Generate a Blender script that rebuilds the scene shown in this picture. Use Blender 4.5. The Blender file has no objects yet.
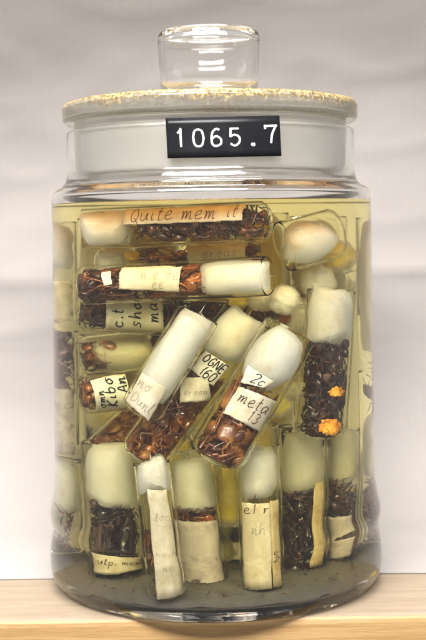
import bpy, bmesh, math, random
from mathutils import Vector, Matrix, noise

random.seed(7)
SC = bpy.context.scene
COL = SC.collection
PI = math.pi

# ------------------------------------------------------------------ camera geometry (1 unit = 10 cm)
F_PX = 1300.0
D = 6.3
PPX, PPY = 211.5, 232.0
ROLL = math.atan(8 / 540)
R_OUT, R_IN = 0.770, 0.722
TABLE_Z = -1.68
LIQ_Z = 0.142
FLOOR_Z = -1.622
N_G, N_L = 1.5, 1.36


def unroll(px, py):
    x, y = px - PPX, py - PPY
    c, s = math.cos(ROLL), math.sin(ROLL)
    return x * c - y * s, x * s + y * c


def refract(d, n, eta):
    c = -d.dot(n)
    k = 1 - eta * eta * (1 - c * c)
    if k < 0:
        return None
    return (d * eta + n * (eta * c - math.sqrt(k))).normalized()


def hit_cyl(o, d, R, near=True):
    a = d.x * d.x + d.y * d.y
    b = o.x * d.x + o.y * d.y
    c = o.x * o.x + o.y * o.y - R * R
    q = b * b - a * c
    if q < 0:
        return None
    q = math.sqrt(q)
    t = (-b - q) / a
    if t <= 1e-6:
        t = (-b + q) / a
    return t if t > 1e-6 else None


def see(px, py, yp):
    """Where the ray through a pixel, bent by the jar's glass and alcohol, meets the plane y = yp."""
    x, y = unroll(px, py)
    o = Vector((0, -D, 0))
    d = Vector((x, F_PX, -y)).normalized()
    t = hit_cyl(o, d, R_OUT)
    if t is None:
        return None
    p = o + d * t
    n = Vector((p.x, p.y, 0)).normalized()
    d = refract(d, n, 1 / N_G)
    t = hit_cyl(p, d, R_IN)
    if t is None:
        return None
    p = p + d * t
    n = Vector((p.x, p.y, 0)).normalized()
    d = refract(d, n, N_G / N_L)
    if d is None:
        return None
    if p.y > yp:
        return None
    return p + d * ((yp - p.y) / d.y)


# ------------------------------------------------------------------ object helpers
def link(name, verts, faces, mat, parent=None, smooth=True, loc=None, label=None):
    me = bpy.data.meshes.new(name)
    me.from_pydata([tuple(v) for v in verts], [], faces)
    me.update()
    if smooth:
        me.polygons.foreach_set('use_smooth', [True] * len(me.polygons))
    me.materials.append(mat)
    o = bpy.data.objects.new(name, me)
    COL.objects.link(o)
    if loc is not None:
        o.location = loc
    if parent is not None:
        o.parent = parent
    if label:
        o['label'] = label
    return o


def fix_normals(o):
    bm = bmesh.new()
    bm.from_mesh(o.data)
    bmesh.ops.recalc_face_normals(bm, faces=bm.faces)
    bm.to_mesh(o.data)
    bm.free()
    return o


def tag(o, label=None, cat=None, group=None, kind=None):
    for k, v in (('label', label), ('category', cat), ('group', group), ('kind', kind)):
        if v:
            o[k] = v
    return o


def empty(name, loc):
    o = bpy.data.objects.new(name, None)
    o.empty_display_size = 0.1
    o.location = loc
    COL.objects.link(o)
    return o


def lathe(profile, n=128, origin=None, A=None, S=None, T=None):
    """Revolve a list of (r, h) about axis A; ends with r==0 become poles. A profile whose last point is its first is a ring."""
    A = A or Vector((0, 0, 1))
    S = S or Vector((1, 0, 0))
    T = T or Vector((0, 1, 0))
    origin = origin or Vector((0, 0, 0))
    verts, rows, faces = [], [], []
    closed = profile[0] == profile[-1]
    pts = profile[:-1] if closed else profile
    for r, h in pts:
        if r < 1e-7:
            rows.append([len(verts)])
            verts.append(origin + A * h)
        else:
            base = len(verts)
            for i in range(n):
                a = 2 * PI * i / n
                verts.append(origin + A * h + (S * math.cos(a) + T * math.sin(a)) * r)
            rows.append(list(range(base, base + n)))
    m = len(rows)
    for k in range(m if closed else m - 1):
        a, b = rows[k], rows[(k + 1) % m]
        for i in range(n):
            j = (i + 1) % n
            if len(a) == 1 and len(b) == 1:
                continue
            if len(a) == 1:
                faces.append((a[0], b[j], b[i]))
            elif len(b) == 1:
                faces.append((a[i], a[j], b[0]))
            else:
                faces.append((a[i], a[j], b[j], b[i]))
    return verts, faces


def rounded(pts, rad=None, seg=5):
    """Round the corners of an (r, h) polyline; pts are (r, h, radius)."""
    out = []
    n = len(pts)
    for i, p in enumerate(pts):
        R = p[2] if len(p) > 2 else 0
        if R <= 0 or i in (0, n - 1):
            out.append((p[0], p[1]))
            continue
        a, b, c = Vector(pts[i - 1][:2]), Vector(p[:2]), Vector(pts[i + 1][:2])
        d1, d2 = (a - b), (c - b)
        l = min(R, d1.length * .49, d2.length * .49)
        p1, p2 = b + d1.normalized() * l, b + d2.normalized() * l
        for k in range(seg + 1):
            t = k / seg
            q = p1 * (1 - t) ** 2 + b * 2 * t * (1 - t) + p2 * t * t
            out.append((q.x, q.y))
    return out


# ------------------------------------------------------------------ materials
def new_mat(name):
    m = bpy.data.materials.new(name)
    m.use_nodes = True
    nt = m.node_tree
    for n in list(nt.nodes):
        nt.nodes.remove(n)
    out = nt.nodes.new('ShaderNodeOutputMaterial')
    return m, nt, out


def N(nt, typ, **kw):
    n = nt.nodes.new(typ)
    for k, v in kw.items():
        if k.startswith('i_'):
            n.inputs[k[2:].replace('_', ' ')].default_value = v
        else:
            setattr(n, k, v)
    return n


def noise_tex(nt, scale, detail=4, rough=.55, coord='Object', stretch=None, dist=0):
    tc = N(nt, 'ShaderNodeTexCoord')
    t = N(nt, 'ShaderNodeTexNoise')
    t.inputs['Scale'].default_value = scale
    t.inputs['Detail'].default_value = detail
    t.inputs['Roughness'].default_value = rough
    t.inputs['Distortion'].default_value = dist
    if stretch:
        mp = N(nt, 'ShaderNodeMapping')
        mp.inputs['Scale'].default_value = stretch
        nt.links.new(tc.outputs[coord], mp.inputs[0])
        nt.links.new(mp.outputs[0], t.inputs['Vector'])
    else:
        nt.links.new(tc.outputs[coord], t.inputs['Vector'])
    return t


def ramp(nt, src, stops):
    r = N(nt, 'ShaderNodeValToRGB')
    el = r.color_ramp.elements
    while len(el) < len(stops):
        el.new(0.5)
    for e, (p, c) in zip(el, stops):
        e.position = p
        e.color = (*c, 1) if len(c) == 3 else c
    nt.links.new(src, r.inputs[0])
    return r


def glass_mat(name, ior, color=(1, 1, 1), rough=0.0):
    m, nt, out = new_mat(name)
    g = N(nt, 'ShaderNodeBsdfGlass')
    g.inputs['Color'].default_value = (*color, 1)
    g.inputs['IOR'].default_value = ior
    g.inputs['Roughness'].default_value = rough
    nt.links.new(g.outputs[0], out.inputs['Surface'])
    return m, nt, g, out


M = {}


def make_materials():
    # jar: one glass whose inner face below the alcohol level touches alcohol instead of air
    m, nt, g, out = glass_mat('jar_glass', 1.5, (.996, .998, .996))
    geo = N(nt, 'ShaderNodeNewGeometry')
    sep = N(nt, 'ShaderNodeSeparateXYZ')
    nt.links.new(geo.outputs['Position'], sep.inputs[0])
    lz = N(nt, 'ShaderNodeMath', operation='LESS_THAN')
    nt.links.new(sep.outputs['Z'], lz.inputs[0]); lz.inputs[1].default_value = LIQ_Z
    hz = N(nt, 'ShaderNodeMath', operation='GREATER_THAN')
    nt.links.new(sep.outputs['Z'], hz.inputs[0]); hz.inputs[1].default_value = FLOOR_Z - .02
    xx = N(nt, 'ShaderNodeMath', operation='MULTIPLY'); nt.links.new(sep.outputs['X'], xx.inputs[0]); nt.links.new(sep.outputs['X'], xx.inputs[1])
    yy = N(nt, 'ShaderNodeMath', operation='MULTIPLY_ADD'); nt.links.new(sep.outputs['Y'], yy.inputs[0]); nt.links.new(sep.outputs['Y'], yy.inputs[1]); nt.links.new(xx.outputs[0], yy.inputs[2])
    inner = N(nt, 'ShaderNodeMath', operation='LESS_THAN'); nt.links.new(yy.outputs[0], inner.inputs[0]); inner.inputs[1].default_value = (R_IN + .012) ** 2
    a = N(nt, 'ShaderNodeMath', operation='MULTIPLY'); nt.links.new(lz.outputs[0], a.inputs[0]); nt.links.new(hz.outputs[0], a.inputs[1])
    b = N(nt, 'ShaderNodeMath', operation='MULTIPLY'); nt.links.new(a.outputs[0], b.inputs[0]); nt.links.new(inner.outputs[0], b.inputs[1])
    ior = N(nt, 'ShaderNodeMath', operation='MULTIPLY_ADD'); nt.links.new(b.outputs[0], ior.inputs[0]); ior.inputs[1].default_value = N_G / N_L - N_G; ior.inputs[2].default_value = N_G
    nt.links.new(ior.outputs[0], g.inputs['IOR'])
    M['jar'] = m

    m, nt, g, out = glass_mat('stopper_glass', 1.5, (.99, .985, .97), .22)
    fr = N(nt, 'ShaderNodeBsdfDiffuse'); fr.inputs[0].default_value = (.86, .83, .75, 1)
    mx = N(nt, 'ShaderNodeMixShader'); mx.inputs[0].default_value = .17
    nt.links.new(g.outputs[0], mx.inputs[1]); nt.links.new(fr.outputs[0], mx.inputs[2]); nt.links.new(mx.outputs[0], out.inputs['Surface'])
    M['stopper'] = m
    m, nt, g, out = glass_mat('knob_glass', 1.5, (.995, .995, .992))
    M['knob'] = m

    # flange of the stopper: ground glass with dried yellow crust in specks along the edge
    m, nt, g, out = glass_mat('ground_glass', 1.5, (.99, .985, .965), .05)
    n1 = noise_tex(nt, 70, 6, .8)
    n2 = noise_tex(nt, 5, 3, .5)
    geo = N(nt, 'ShaderNodeNewGeometry')
    sep = N(nt, 'ShaderNodeSeparateXYZ'); nt.links.new(geo.outputs['Position'], sep.inputs[0])
    mr = N(nt, 'ShaderNodeMapRange'); nt.links.new(sep.outputs['Z'], mr.inputs[0])
    mr.inputs[1].default_value = .555; mr.inputs[2].default_value = .618; mr.inputs[3].default_value = -.13; mr.inputs[4].default_value = .17
    s = N(nt, 'ShaderNodeMath', operation='ADD'); nt.links.new(n1.outputs[0], s.inputs[0]); nt.links.new(mr.outputs[0], s.inputs[1])
    n2s = N(nt, 'ShaderNodeMath', operation='MULTIPLY_ADD'); nt.links.new(n2.outputs[0], n2s.inputs[0]); n2s.inputs[1].default_value = .35; n2s.inputs[2].default_value = -.17
    s2 = N(nt, 'ShaderNodeMath', operation='ADD'); nt.links.new(s.outputs[0], s2.inputs[0]); nt.links.new(n2s.outputs[0], s2.inputs[1])
    r = ramp(nt, s2.outputs[0], [(.44, (.0, .0, .0)), (.54, (.25, .25, .25)), (.66, (.85, .85, .85))])
    crust = N(nt, 'ShaderNodeBsdfDiffuse')
    n3 = noise_tex(nt, 60, 2)
    cr = ramp(nt, n3.outputs[0], [(.36, (.06, .03, .012)), (.5, (.17, .12, .045)), (.66, (.30, .23, .11))])
    nt.links.new(cr.outputs[0], crust.inputs[0])
    mx = N(nt, 'ShaderNodeMixShader')
    fr = N(nt, 'ShaderNodeBsdfDiffuse'); fr.inputs[0].default_value = (.88, .83, .70, 1)
    ft = N(nt, 'ShaderNodeBsdfTranslucent'); ft.inputs[0].default_value = (.88, .83, .70, 1)
    f2 = N(nt, 'ShaderNodeMixShader'); f2.inputs[0].default_value = .5; nt.links.new(fr.outputs[0], f2.inputs[1]); nt.links.new(ft.outputs[0], f2.inputs[2])
    f3 = N(nt, 'ShaderNodeMixShader'); f3.inputs[0].default_value = .11; nt.links.new(g.outputs[0], f3.inputs[1]); nt.links.new(f2.outputs[0], f3.inputs[2])
    nt.links.new(r.outputs[0], mx.inputs[0]); nt.links.new(f3.outputs[0], mx.inputs[1]); nt.links.new(crust.outputs[0], mx.inputs[2])
    nt.links.new(mx.outputs[0], out.inputs['Surface'])
    M['flange'] = m

    # alcohol: free surface refracts, the side that touches the glass is index matched
    m, nt, g, out = glass_mat('alcohol', N_L)
    tr = N(nt, 'ShaderNodeBsdfTransparent')
    geo = N(nt, 'ShaderNodeNewGeometry')
    sep = N(nt, 'ShaderNodeSeparateXYZ'); nt.links.new(geo.outputs['Position'], sep.inputs[0])
    top = N(nt, 'ShaderNodeMath', operation='GREATER_THAN'); nt.links.new(sep.outputs['Z'], top.inputs[0]); top.inputs[1].default_value = LIQ_Z - .004
    mx = N(nt, 'ShaderNodeMixShader'); nt.links.new(top.outputs[0], mx.inputs[0])
    nt.links.new(tr.outputs[0], mx.inputs[1]); nt.links.new(g.outputs[0], mx.inputs[2])
    nt.links.new(mx.outputs[0], out.inputs['Surface'])
    va = N(nt, 'ShaderNodeVolumeAbsorption')
    va.inputs['Color'].default_value = (1.0, .885, .03, 1)
    va.inputs['Density'].default_value = LIQ_DENS
    nt.links.new(va.outputs[0], out.inputs['Volume'])
    M['alcohol'] = m

    M['vial'] = glass_mat('vial_glass', 1.44 / N_L, (.995, .996, .992))[0]

    def cotton(name, c0, c1, trans=.35, sc=8):
        m, nt, out = new_mat(name)
        n1 = noise_tex(nt, sc, 5, .6)
        cr = ramp(nt, n1.outputs[0], [(.30, tuple(a * b for a, b in zip(c0, (.86, .70, .48)))), (.42, c0), (.62, c1)])
        n2 = noise_tex(nt, 45, 5, .75, dist=.6)
        bp = N(nt, 'ShaderNodeBump'); bp.inputs['Strength'].default_value = .6; bp.inputs['Distance'].default_value = .03
        nt.links.new(n2.outputs[0], bp.inputs['Height'])
        d = N(nt, 'ShaderNodeBsdfDiffuse'); t = N(nt, 'ShaderNodeBsdfTranslucent')
        for x in (d, t):
            nt.links.new(cr.outputs[0], x.inputs[0]); nt.links.new(bp.outputs[0], x.inputs['Normal'])
        mx = N(nt, 'ShaderNodeMixShader'); mx.inputs[0].default_value = trans
        nt.links.new(d.outputs[0], mx.inputs[1]); nt.links.new(t.outputs[0], mx.inputs[2])
        nt.links.new(mx.outputs[0], out.inputs['Surface'])
        return m
    M['cotton'] = cotton('cotton_wool', (.86, .82, .70), (.95, .93, .88))
    M['cotton_cream'] = cotton('cotton_wool_cream', (.84, .76, .54), (.94, .90, .76))
    M['cotton_yellow'] = cotton('cotton_wool_yellow', (.78, .58, .03), (.95, .80, .10))
    M['cotton_grey'] = cotton('cotton_wool_grey', (.82, .78, .74), (.93, .91, .88))

    # outer fluff of the wool: thin, evenly scattering
    m, nt, out = new_mat('wool_haze')
    vs = N(nt, 'ShaderNodeVolumeScatter'); vs.inputs['Color'].default_value = (.985, .975, .93, 1); vs.inputs['Density'].default_value = HAZE_D; vs.inputs['Anisotropy'].default_value = .3
    nt.links.new(vs.outputs[0], out.inputs['Volume'])
    M['wool_haze'] = m

    def paper(name, c0, c1, stain=(.46, .33, .15), amt=.5):
        m, nt, out = new_mat(name)
        n1 = noise_tex(nt, 13, 6, .7)
        cr = ramp(nt, n1.outputs[0], [(.30, stain), (.46, c0), (.66, c1)])
        n2 = noise_tex(nt, 120, 3, .7)
        bp = N(nt, 'ShaderNodeBump'); bp.inputs['Strength'].default_value = .2; bp.inputs['Distance'].default_value = .005
        nt.links.new(n2.outputs[0], bp.inputs['Height'])
        d = N(nt, 'ShaderNodeBsdfDiffuse'); t = N(nt, 'ShaderNodeBsdfTranslucent')
        for x in (d, t):
            nt.links.new(cr.outputs[0], x.inputs[0]); nt.links.new(bp.outputs[0], x.inputs['Normal'])
        mx = N(nt, 'ShaderNodeMixShader'); mx.inputs[0].default_value = .2
        nt.links.new(d.outputs[0], mx.inputs[1]); nt.links.new(t.outputs[0], mx.inputs[2])
        nt.links.new(mx.outputs[0], out.inputs['Surface'])
        return m
    M['paper_white'] = paper('white_paper', (.68, .64, .54), (.80, .77, .70), (.62, .52, .36))
    M['paper_soft'] = paper('soft_white_paper', (.60, .54, .42), (.72, .66, .55), (.56, .44, .26))
    M['paper_cream'] = paper('cream_paper', (.56, .48, .32), (.70, .62, .45))
    M['paper_tan'] = paper('tan_paper', (.52, .40, .20), (.66, .54, .32), (.34, .20, .07))
    M['paper_grey'] = paper('grey_paper', (.44, .38, .36), (.58, .52, .48), (.30, .24, .26))

    def plain(name, c, rough=.6, spec=.3):
        m, nt, out = new_mat(name)
        p = N(nt, 'ShaderNodeBsdfPrincipled')
        p.inputs['Base Color'].default_value = (*c, 1)
        p.inputs['Roughness'].default_value = rough
        p.inputs['Specular IOR Level'].default_value = spec
        nt.links.new(p.outputs[0], out.inputs[0])
        return m, nt, p
    M['ink'] = plain('black_ink', (.012, .012, .014), .8, .1)[0]
    M['pencil'] = plain('pencil', (.30, .26, .21), .8, .1)[0]
    M['brown_ink'] = plain('brown_ink', (.09, .05, .025), .8, .1)[0]
    m, nt, p = plain('black_tape', (.005, .005, .006), .40, .12)
    n1 = noise_tex(nt, 9, 5)
    r = ramp(nt, n1.outputs[0], [(.3, (.24, .24, .24)), (.7, (.42, .42, .42))])
    nt.links.new(r.outputs[0], p.inputs['Roughness'])
    M['tape'] = m
    M['emboss'] = plain('embossed_white', (.62, .63, .66), .5)[0]

    def ant(name, c0, c1, c2, rough=.28):
        m, nt, p = plain(name, c1, rough, .7)
        n1 = noise_tex(nt, 11, 4, .6)
        cr = ramp(nt, n1.outputs[0], [(.32, c0), (.5, c1), (.68, c2)])
        nt.links.new(cr.outputs[0], p.inputs['Base Color'])
        n2 = noise_tex(nt, 90, 2, .6)
        bp = N(nt, 'ShaderNodeBump'); bp.inputs['Strength'].default_value = .25; bp.inputs['Distance'].default_value = .004
        nt.links.new(n2.outputs[0], bp.inputs['Height']); nt.links.new(bp.outputs[0], p.inputs['Normal'])
        p.inputs['IOR'].default_value = 1.55
        tl = N(nt, 'ShaderNodeBsdfTranslucent')
        hs = N(nt, 'ShaderNodeMix', data_type='RGBA', blend_type='MIX'); hs.inputs[0].default_value = .6
        nt.links.new(cr.outputs[0], hs.inputs[6]); hs.inputs[7].default_value = (*[min(1, v * 1.5) for v in c2], 1)
        nt.links.new(hs.outputs[2], tl.inputs[0])
        mx = N(nt, 'ShaderNodeMixShader'); mx.inputs[0].default_value = .16
        nt.links.new(p.outputs[0], mx.inputs[1]); nt.links.new(tl.outputs[0], mx.inputs[2])
        nt.links.new(mx.outputs[0], nt.nodes['Material Output'].inputs[0])
        return m
    M['ant_red'] = ant('ant_red_brown', (.018, .005, .002), (.105, .025, .005), (.42, .13, .02))
    M['ant_amber'] = ant('ant_amber', (.07, .02, .005), (.22, .075, .015), (.50, .22, .04))
    M['ant_brown'] = ant('ant_dark_brown', (.012, .005, .003), (.048, .014, .006), (.19, .06, .016))
    M['ant_dark'] = ant('ant_blackish', (.008, .005, .005), (.028, .012, .009), (.11, .04, .02))
    M['ant_plum'] = ant('ant_plum_grey', (.10, .06, .07), (.16, .09, .11), (.26, .15, .13))
    m, nt, p = plain('orange_crust', (.8, .33, .02), .6)
    n1 = noise_tex(nt, 22, 4)
    cr = ramp(nt, n1.outputs[0], [(.38, (.50, .15, .01)), (.5, (.82, .34, .02)), (.68, (.92, .50, .08))])
    nt.links.new(cr.outputs[0], p.inputs['Base Color'])
    M['orange'] = m

    m, nt, p = plain('added_film', (.15, .13, .11), .9, .1)
    n1 = noise_tex(nt, 34, 6, .75)
    cr = ramp(nt, n1.outputs[0], [(.30, (.05, .035, .022)), (.42, (.085, .075, .062)), (.7, (.115, .103, .088))])
    nt.links.new(cr.outputs[0], p.inputs['Base Color'])
    M['added_film'] = m
    # backdrop paper
    m, nt, p = plain('backdrop_paper', (.62, .60, .61), .85, .1)
    n1 = noise_tex(nt, .55, 4, .5, stretch=(1, 1, 1.6))
    cr = ramp(nt, n1.outputs[0], [(.32, BG0), (.68, BG1)])
    w = N(nt, 'ShaderNodeTexWave'); w.wave_type = 'BANDS'; w.bands_direction = 'X'
    w.inputs['Scale'].default_value = 5.5; w.inputs['Distortion'].default_value = 1.2; w.inputs['Detail'].default_value = 3
    tc = N(nt, 'ShaderNodeTexCoord'); mp = N(nt, 'ShaderNodeMapping'); mp.inputs['Scale'].default_value = (1, .1, .02)
    nt.links.new(tc.outputs['Object'], mp.inputs[0]); nt.links.new(mp.outputs[0], w.inputs[0])
    wr = ramp(nt, w.outputs[0], [(0, (.984, .982, .984)), (1, (1, 1, 1))])
    mu = N(nt, 'ShaderNodeMix', data_type='RGBA', blend_type='MULTIPLY'); mu.inputs[0].default_value = 1
    nt.links.new(cr.outputs[0], mu.inputs[6]); nt.links.new(wr.outputs[0], mu.inputs[7])
    nt.links.new(mu.outputs[2], p.inputs['Base Color'])
    n2 = noise_tex(nt, 6, 5, .6)
    bp = N(nt, 'ShaderNodeBump'); bp.inputs['Strength'].default_value = .12; bp.inputs['Distance'].default_value = .03
    nt.links.new(n2.outputs[0], bp.inputs['Height']); nt.links.new(bp.outputs[0], p.inputs['Normal'])
    M['backdrop'] = m

    def wood(name, cols, rough):
        m, nt, p = plain(name, cols[0], rough, .35)
        n1 = noise_tex(nt, 3, 6, .65, stretch=(.55, 6, 9), dist=.8)
        n2 = noise_tex(nt, 30, 4, .7, stretch=(.5, 4, 6))
        n3 = noise_tex(nt, .9, 2, .5)
        a1 = N(nt, 'ShaderNodeMath', operation='MULTIPLY_ADD'); nt.links.new(n2.outputs[0], a1.inputs[0]); a1.inputs[1].default_value = .45; nt.links.new(n1.outputs[0], a1.inputs[2])
        a2 = N(nt, 'ShaderNodeMath', operation='MULTIPLY_ADD'); nt.links.new(n3.outputs[0], a2.inputs[0]); a2.inputs[1].default_value = .3; nt.links.new(a1.outputs[0], a2.inputs[2])
        cr = ramp(nt, a2.outputs[0], [(.62, cols[0]), (.85, cols[1]), (1.0, cols[2])])
        nt.links.new(cr.outputs[0], p.inputs['Base Color'])
        bp = N(nt, 'ShaderNodeBump'); bp.inputs['Strength'].default_value = .3; bp.inputs['Distance'].default_value = .01
        nt.links.new(a1.outputs[0], bp.inputs['Height']); nt.links.new(bp.outputs[0], p.inputs['Normal'])
        return m
    M['wood'] = wood('pale_wood', [(.155, .085, .027), (.19, .112, .042), (.212, .132, .056)], .5)
    M['wood_top'] = wood('greyer_wood', [(.150, .112, .076), (.170, .13, .09), (.186, .146, .106)], .6)


LIQ_DENS = .85
HAZE_D = 30
BG0, BG1 = (.190, .174, .163), (.228, .210, .198)
make_materials()

# ------------------------------------------------------------------ setting: board, paper backdrop
def build_setting():
    fy = -D + 5.655
    # wooden board with a rounded front arris; the top strip in a paler, greyer wood
    prof = [(4.6, TABLE_Z), (fy + .03, TABLE_Z), (fy + .012, TABLE_Z - .004), (fy + .003, TABLE_Z - .014), (fy, TABLE_Z - .03), (fy, TABLE_Z - .55), (4.6, TABLE_Z - .55)]
    X = 4.0
    verts, faces = [], []
    nx = 40
    for i in range(nx + 1):
        x = -X + 2 * X * i / nx
        for (y, z) in prof:
            w = .004 * noise.noise(Vector((x * 3, z * 2, 5)))
            verts.append((x, y + (w if y < 4 else 0), z))
    k = len(prof)
    for i in range(nx):
        for j in range(k):
            a, b = i * k + j, i * k + (j + 1) % k
            faces.append((a, b, b + k, a + k))
    faces.append(tuple(range(k)))
    faces.append(tuple(reversed(range(nx * k, nx * k + k))))
    o = link('table', verts, faces, M['wood'], smooth=False)
    o.data.materials.append(M['wood_top'])
    for p in o.data.polygons:
        if p.normal.z > .9 or p.normal.z < -.9:
            if abs(p.center.z - TABLE_Z) < .003:
                p.material_index = 1
    fix_normals(o)
    tag(o, kind='structure')
    # paper sweep: lies on the board behind the jar, then rises as the backdrop
    y0 = -D + 6.33
    path = [(y0, TABLE_Z + .004), (y0 + .5, TABLE_Z + .004), (1.0, TABLE_Z + .006)]
    for i in range(1, 13):
        a = PI / 2 * i / 12
        path.append((1.0 + .9 * math.sin(a), TABLE_Z + .006 + .9 * (1 - math.cos(a))))
    z = path[-1][1]
    while z < 1.72:
        z += .04
        path.append((1.9, z))
    verts, faces = [], []
    nx = 90
    for j, (y, z) in enumerate(path):
        for i in range(nx + 1):
            x = -3.6 + 7.2 * i / nx
            k = min(1, max(0, (z - TABLE_Z) / .8))
            d = .05 * noise.noise(Vector((x * .8, z * .7, 1))) + .02 * noise.noise(Vector((x * 2.1, z * 2.3, 4)))
            # horizontal fold and slight slanting creases
            fz = -.30 + .02 * x
            d += .020 * math.exp(-abs(z - fz) / .06)
            d += .012 * math.exp(-abs(z + .85 - .03 * x) / .05)
            rdg = abs(noise.noise(Vector((x * 1.1 + z * .5, z * 2.2 - x * .2, 31))))
            d += .011 * math.exp(-rdg * 9) + .006 * math.exp(-abs(noise.noise(Vector((x * 2.4, z * 1.1, 55)))) * 12)
            edge = .012 * noise.noise(Vector((x * 2, 0, 9))) if j == 0 else 0
            d += .020 * noise.noise(Vector((x * .5 + z * .35, z * 1.3, 12)))
            zt = max(0, z + .15)  # upper paper bent forward to catch less light and darken the top
            y_ = y - .24 * zt * zt if z < 1.6 else y - .24 * 1.75 * 1.75 - (z - 1.6) * 1.05
            d += .016 * (1 if z > fz else 0)
            verts.append((x, y_ - d * k * 1.2 + edge, z))
    w = nx + 1
    for j in range(len(path) - 1):
        for i in range(nx):
            faces.append((j * w + i, j * w + i + 1, (j + 1) * w + i + 1, (j + 1) * w + i))
    o = link('backdrop', verts, faces, M['backdrop'])
    tag(o, kind='structure')


build_setting()

# ------------------------------------------------------------------ stroke lettering
G = {
    '0': [[(.5, 1), (.2, .9), (.08, .5), (.2, .1), (.5, 0), (.8, .1), (.92, .5), (.8, .9), (.5, 1)]],
    '1': [[(.25, .8), (.55, 1), (.55, .98), (.55, 0)]],
    '2': [[(.1, .8), (.3, 1), (.7, .98), (.85, .72), (.5, .35), (.1, .02), (.12, 0), (.9, 0)]],
    '3': [[(.1, .9), (.5, 1), (.8, .8), (.5, .55), (.85, .3), (.5, 0), (.1, .1)]],
    '5': [[(.85, 1), (.22, 1), (.2, .98), (.14, .56), (.16, .55), (.5, .64), (.86, .5), (.86, .2), (.5, 0), (.12, .12)]],
    '6': [[(.78, .95), (.5, 1), (.2, .8), (.1, .4), (.2, .08), (.5, 0), (.85, .12), (.88, .4), (.5, .58), (.14, .42)]],
    '7': [[(.08, .84), (.08, 1), (.1, 1), (.9, 1), (.9, .98), (.6, .5), (.5, 0)]],
    '9': [[(.85, .6), (.5, .45), (.15, .7), (.5, 1), (.85, .75), (.8, .3), (.5, 0)]],
    'Q': [[(.5, 1), (.12, .6), (.25, .08), (.7, .05), (.9, .5), (.5, 1)], [(.5, .3), (1, -.15)]],
    '.': [[(.42, 0), (.58, 0), (.58, .08), (.42, .08), (.42, 0)]],
    ',': [[(.5, .05), (.35, -.15)]],
    '(': [[(.7, 1.1), (.35, .6), (.6, -.05)]],
    ')': [[(.3, 1.1), (.65, .6), (.4, -.05)]],
    '-': [[(.1, .45), (.9, .5)]],
    'a': [[(.8, .5), (.4, .6), (.12, .3), (.35, 0), (.75, .3), (.8, .55), (.8, .1), (1, .05)]],
    'b': [[(.15, 1), (.2, .1), (.6, 0), (.85, .3), (.55, .55), (.2, .4)]],
    'c': [[(.8, .5), (.4, .6), (.12, .3), (.4, 0), (.9, .1)]],
    'd': [[(.8, .5), (.4, .6), (.12, .3), (.35, 0), (.75, .3), (.85, 1.1), (.8, .1), (1, .05)]],
    'e': [[(.1, .25), (.6, .35), (.7, .55), (.4, .62), (.12, .3), (.4, 0), (1, .12)]],
    'f': [[(.8, 1), (.5, 1), (.4, .6), (.35, -.3)], [(.1, .5), (.8, .55)]],
    'h': [[(.15, 1.1), (.15, 0), (.3, .45), (.6, .55), (.75, .35), (.8, .02), (1, .08)]],
    'i': [[(.3, .55), (.35, .05), (.8, .08)], [(.36, .8), (.4, .82)]],
    'l': [[(.1, .1), (.6, .9), (.45, 1.1), (.3, .6), (.4, .02), (.8, .08)]],
    'm': [[(0, .5), (.1, .55), (.12, 0), (.25, .5), (.42, .5), (.45, .02), (.6, .5), (.78, .5), (.82, .02), (1, .08)]],
    'n': [[(0, .5), (.15, .55), (.18, 0), (.4, .5), (.65, .5), (.7, .02), (1, .08)]],
    'o': [[(.5, .58), (.15, .35), (.4, 0), (.8, .25), (.5, .58), (1, .5)]],
    'p': [[(.15, .55), (.1, -.45)], [(.12, .3), (.5, .6), (.85, .35), (.5, 0), (.15, .12)]],
    'q': [[(.8, .5), (.4, .6), (.12, .3), (.4, 0), (.75, .3), (.8, .55), (.75, -.45), (1, -.2)]],
    'r': [[(.1, .5), (.2, .55), (.2, 0), (.4, .48), (.8, .5)]],
    's': [[(.8, .5), (.45, .6), (.3, .4), (.7, .2), (.4, 0), (.05, .06)]],
    't': [[(.4, 1), (.4, .1), (.8, .05)], [(.1, .62), (.8, .66)]],
    'u': [[(.1, .55), (.15, .1), (.5, .02), (.8, .55), (.8, .1), (1, .08)]],
    'v': [[(.1, .55), (.4, 0), (.8, .55)]],
    'y': [[(.1, .55), (.2, .15), (.7, .2), (.8, .55), (.7, -.4), (.2, -.4), (.9, .05)]],
    'A': [[(.05, 0), (.5, 1), (.95, 0)], [(.25, .35), (.8, .35)]],
    'B': [[(.1, 0), (.12, 1), (.6, .95), (.6, .55), (.15, .52), (.8, .4), (.8, .05), (.1, 0)]],
    'D': [[(.15, 0), (.15, 1), (.8, .8), (.85, .25), (.15, 0)]],
    'E': [[(.85, 1), (.15, 1), (.15, .02), (.85, 0)], [(.15, .5), (.7, .52)]],
    'G': [[(.85, .85), (.5, 1), (.15, .6), (.3, .05), (.8, .1), (.85, .45), (.55, .45)]],
    'K': [[(.15, 1), (.15, 0)], [(.85, 1), (.2, .45), (.9, 0)]],
    'L': [[(.15, 1), (.15, 0), (.8, 0)]],
    'M': [[(.05, 0), (.15, 1), (.5, .3), (.85, 1), (.95, 0)]],
    'N': [[(.1, 0), (.1, 1), (.85, 0), (.85, 1)]],
    'O': [[(.5, 1), (.12, .6), (.25, .08), (.7, .05), (.9, .5), (.5, 1)]],
    'S': [[(.85, .85), (.5, 1), (.15, .75), (.8, .3), (.5, 0), (.1, .12)]],
    'T': [[(.05, 1), (.95, 1)], [(.5, 1), (.5, 0)]],
    'V': [[(.05, 1), (.5, 0), (.95, 1)]],
    'I': [[(.5, 1), (.5, 0)]],
    'U': [[(.1, 1), (.15, .2), (.5, 0), (.85, .2), (.88, 1)]],
}


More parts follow.
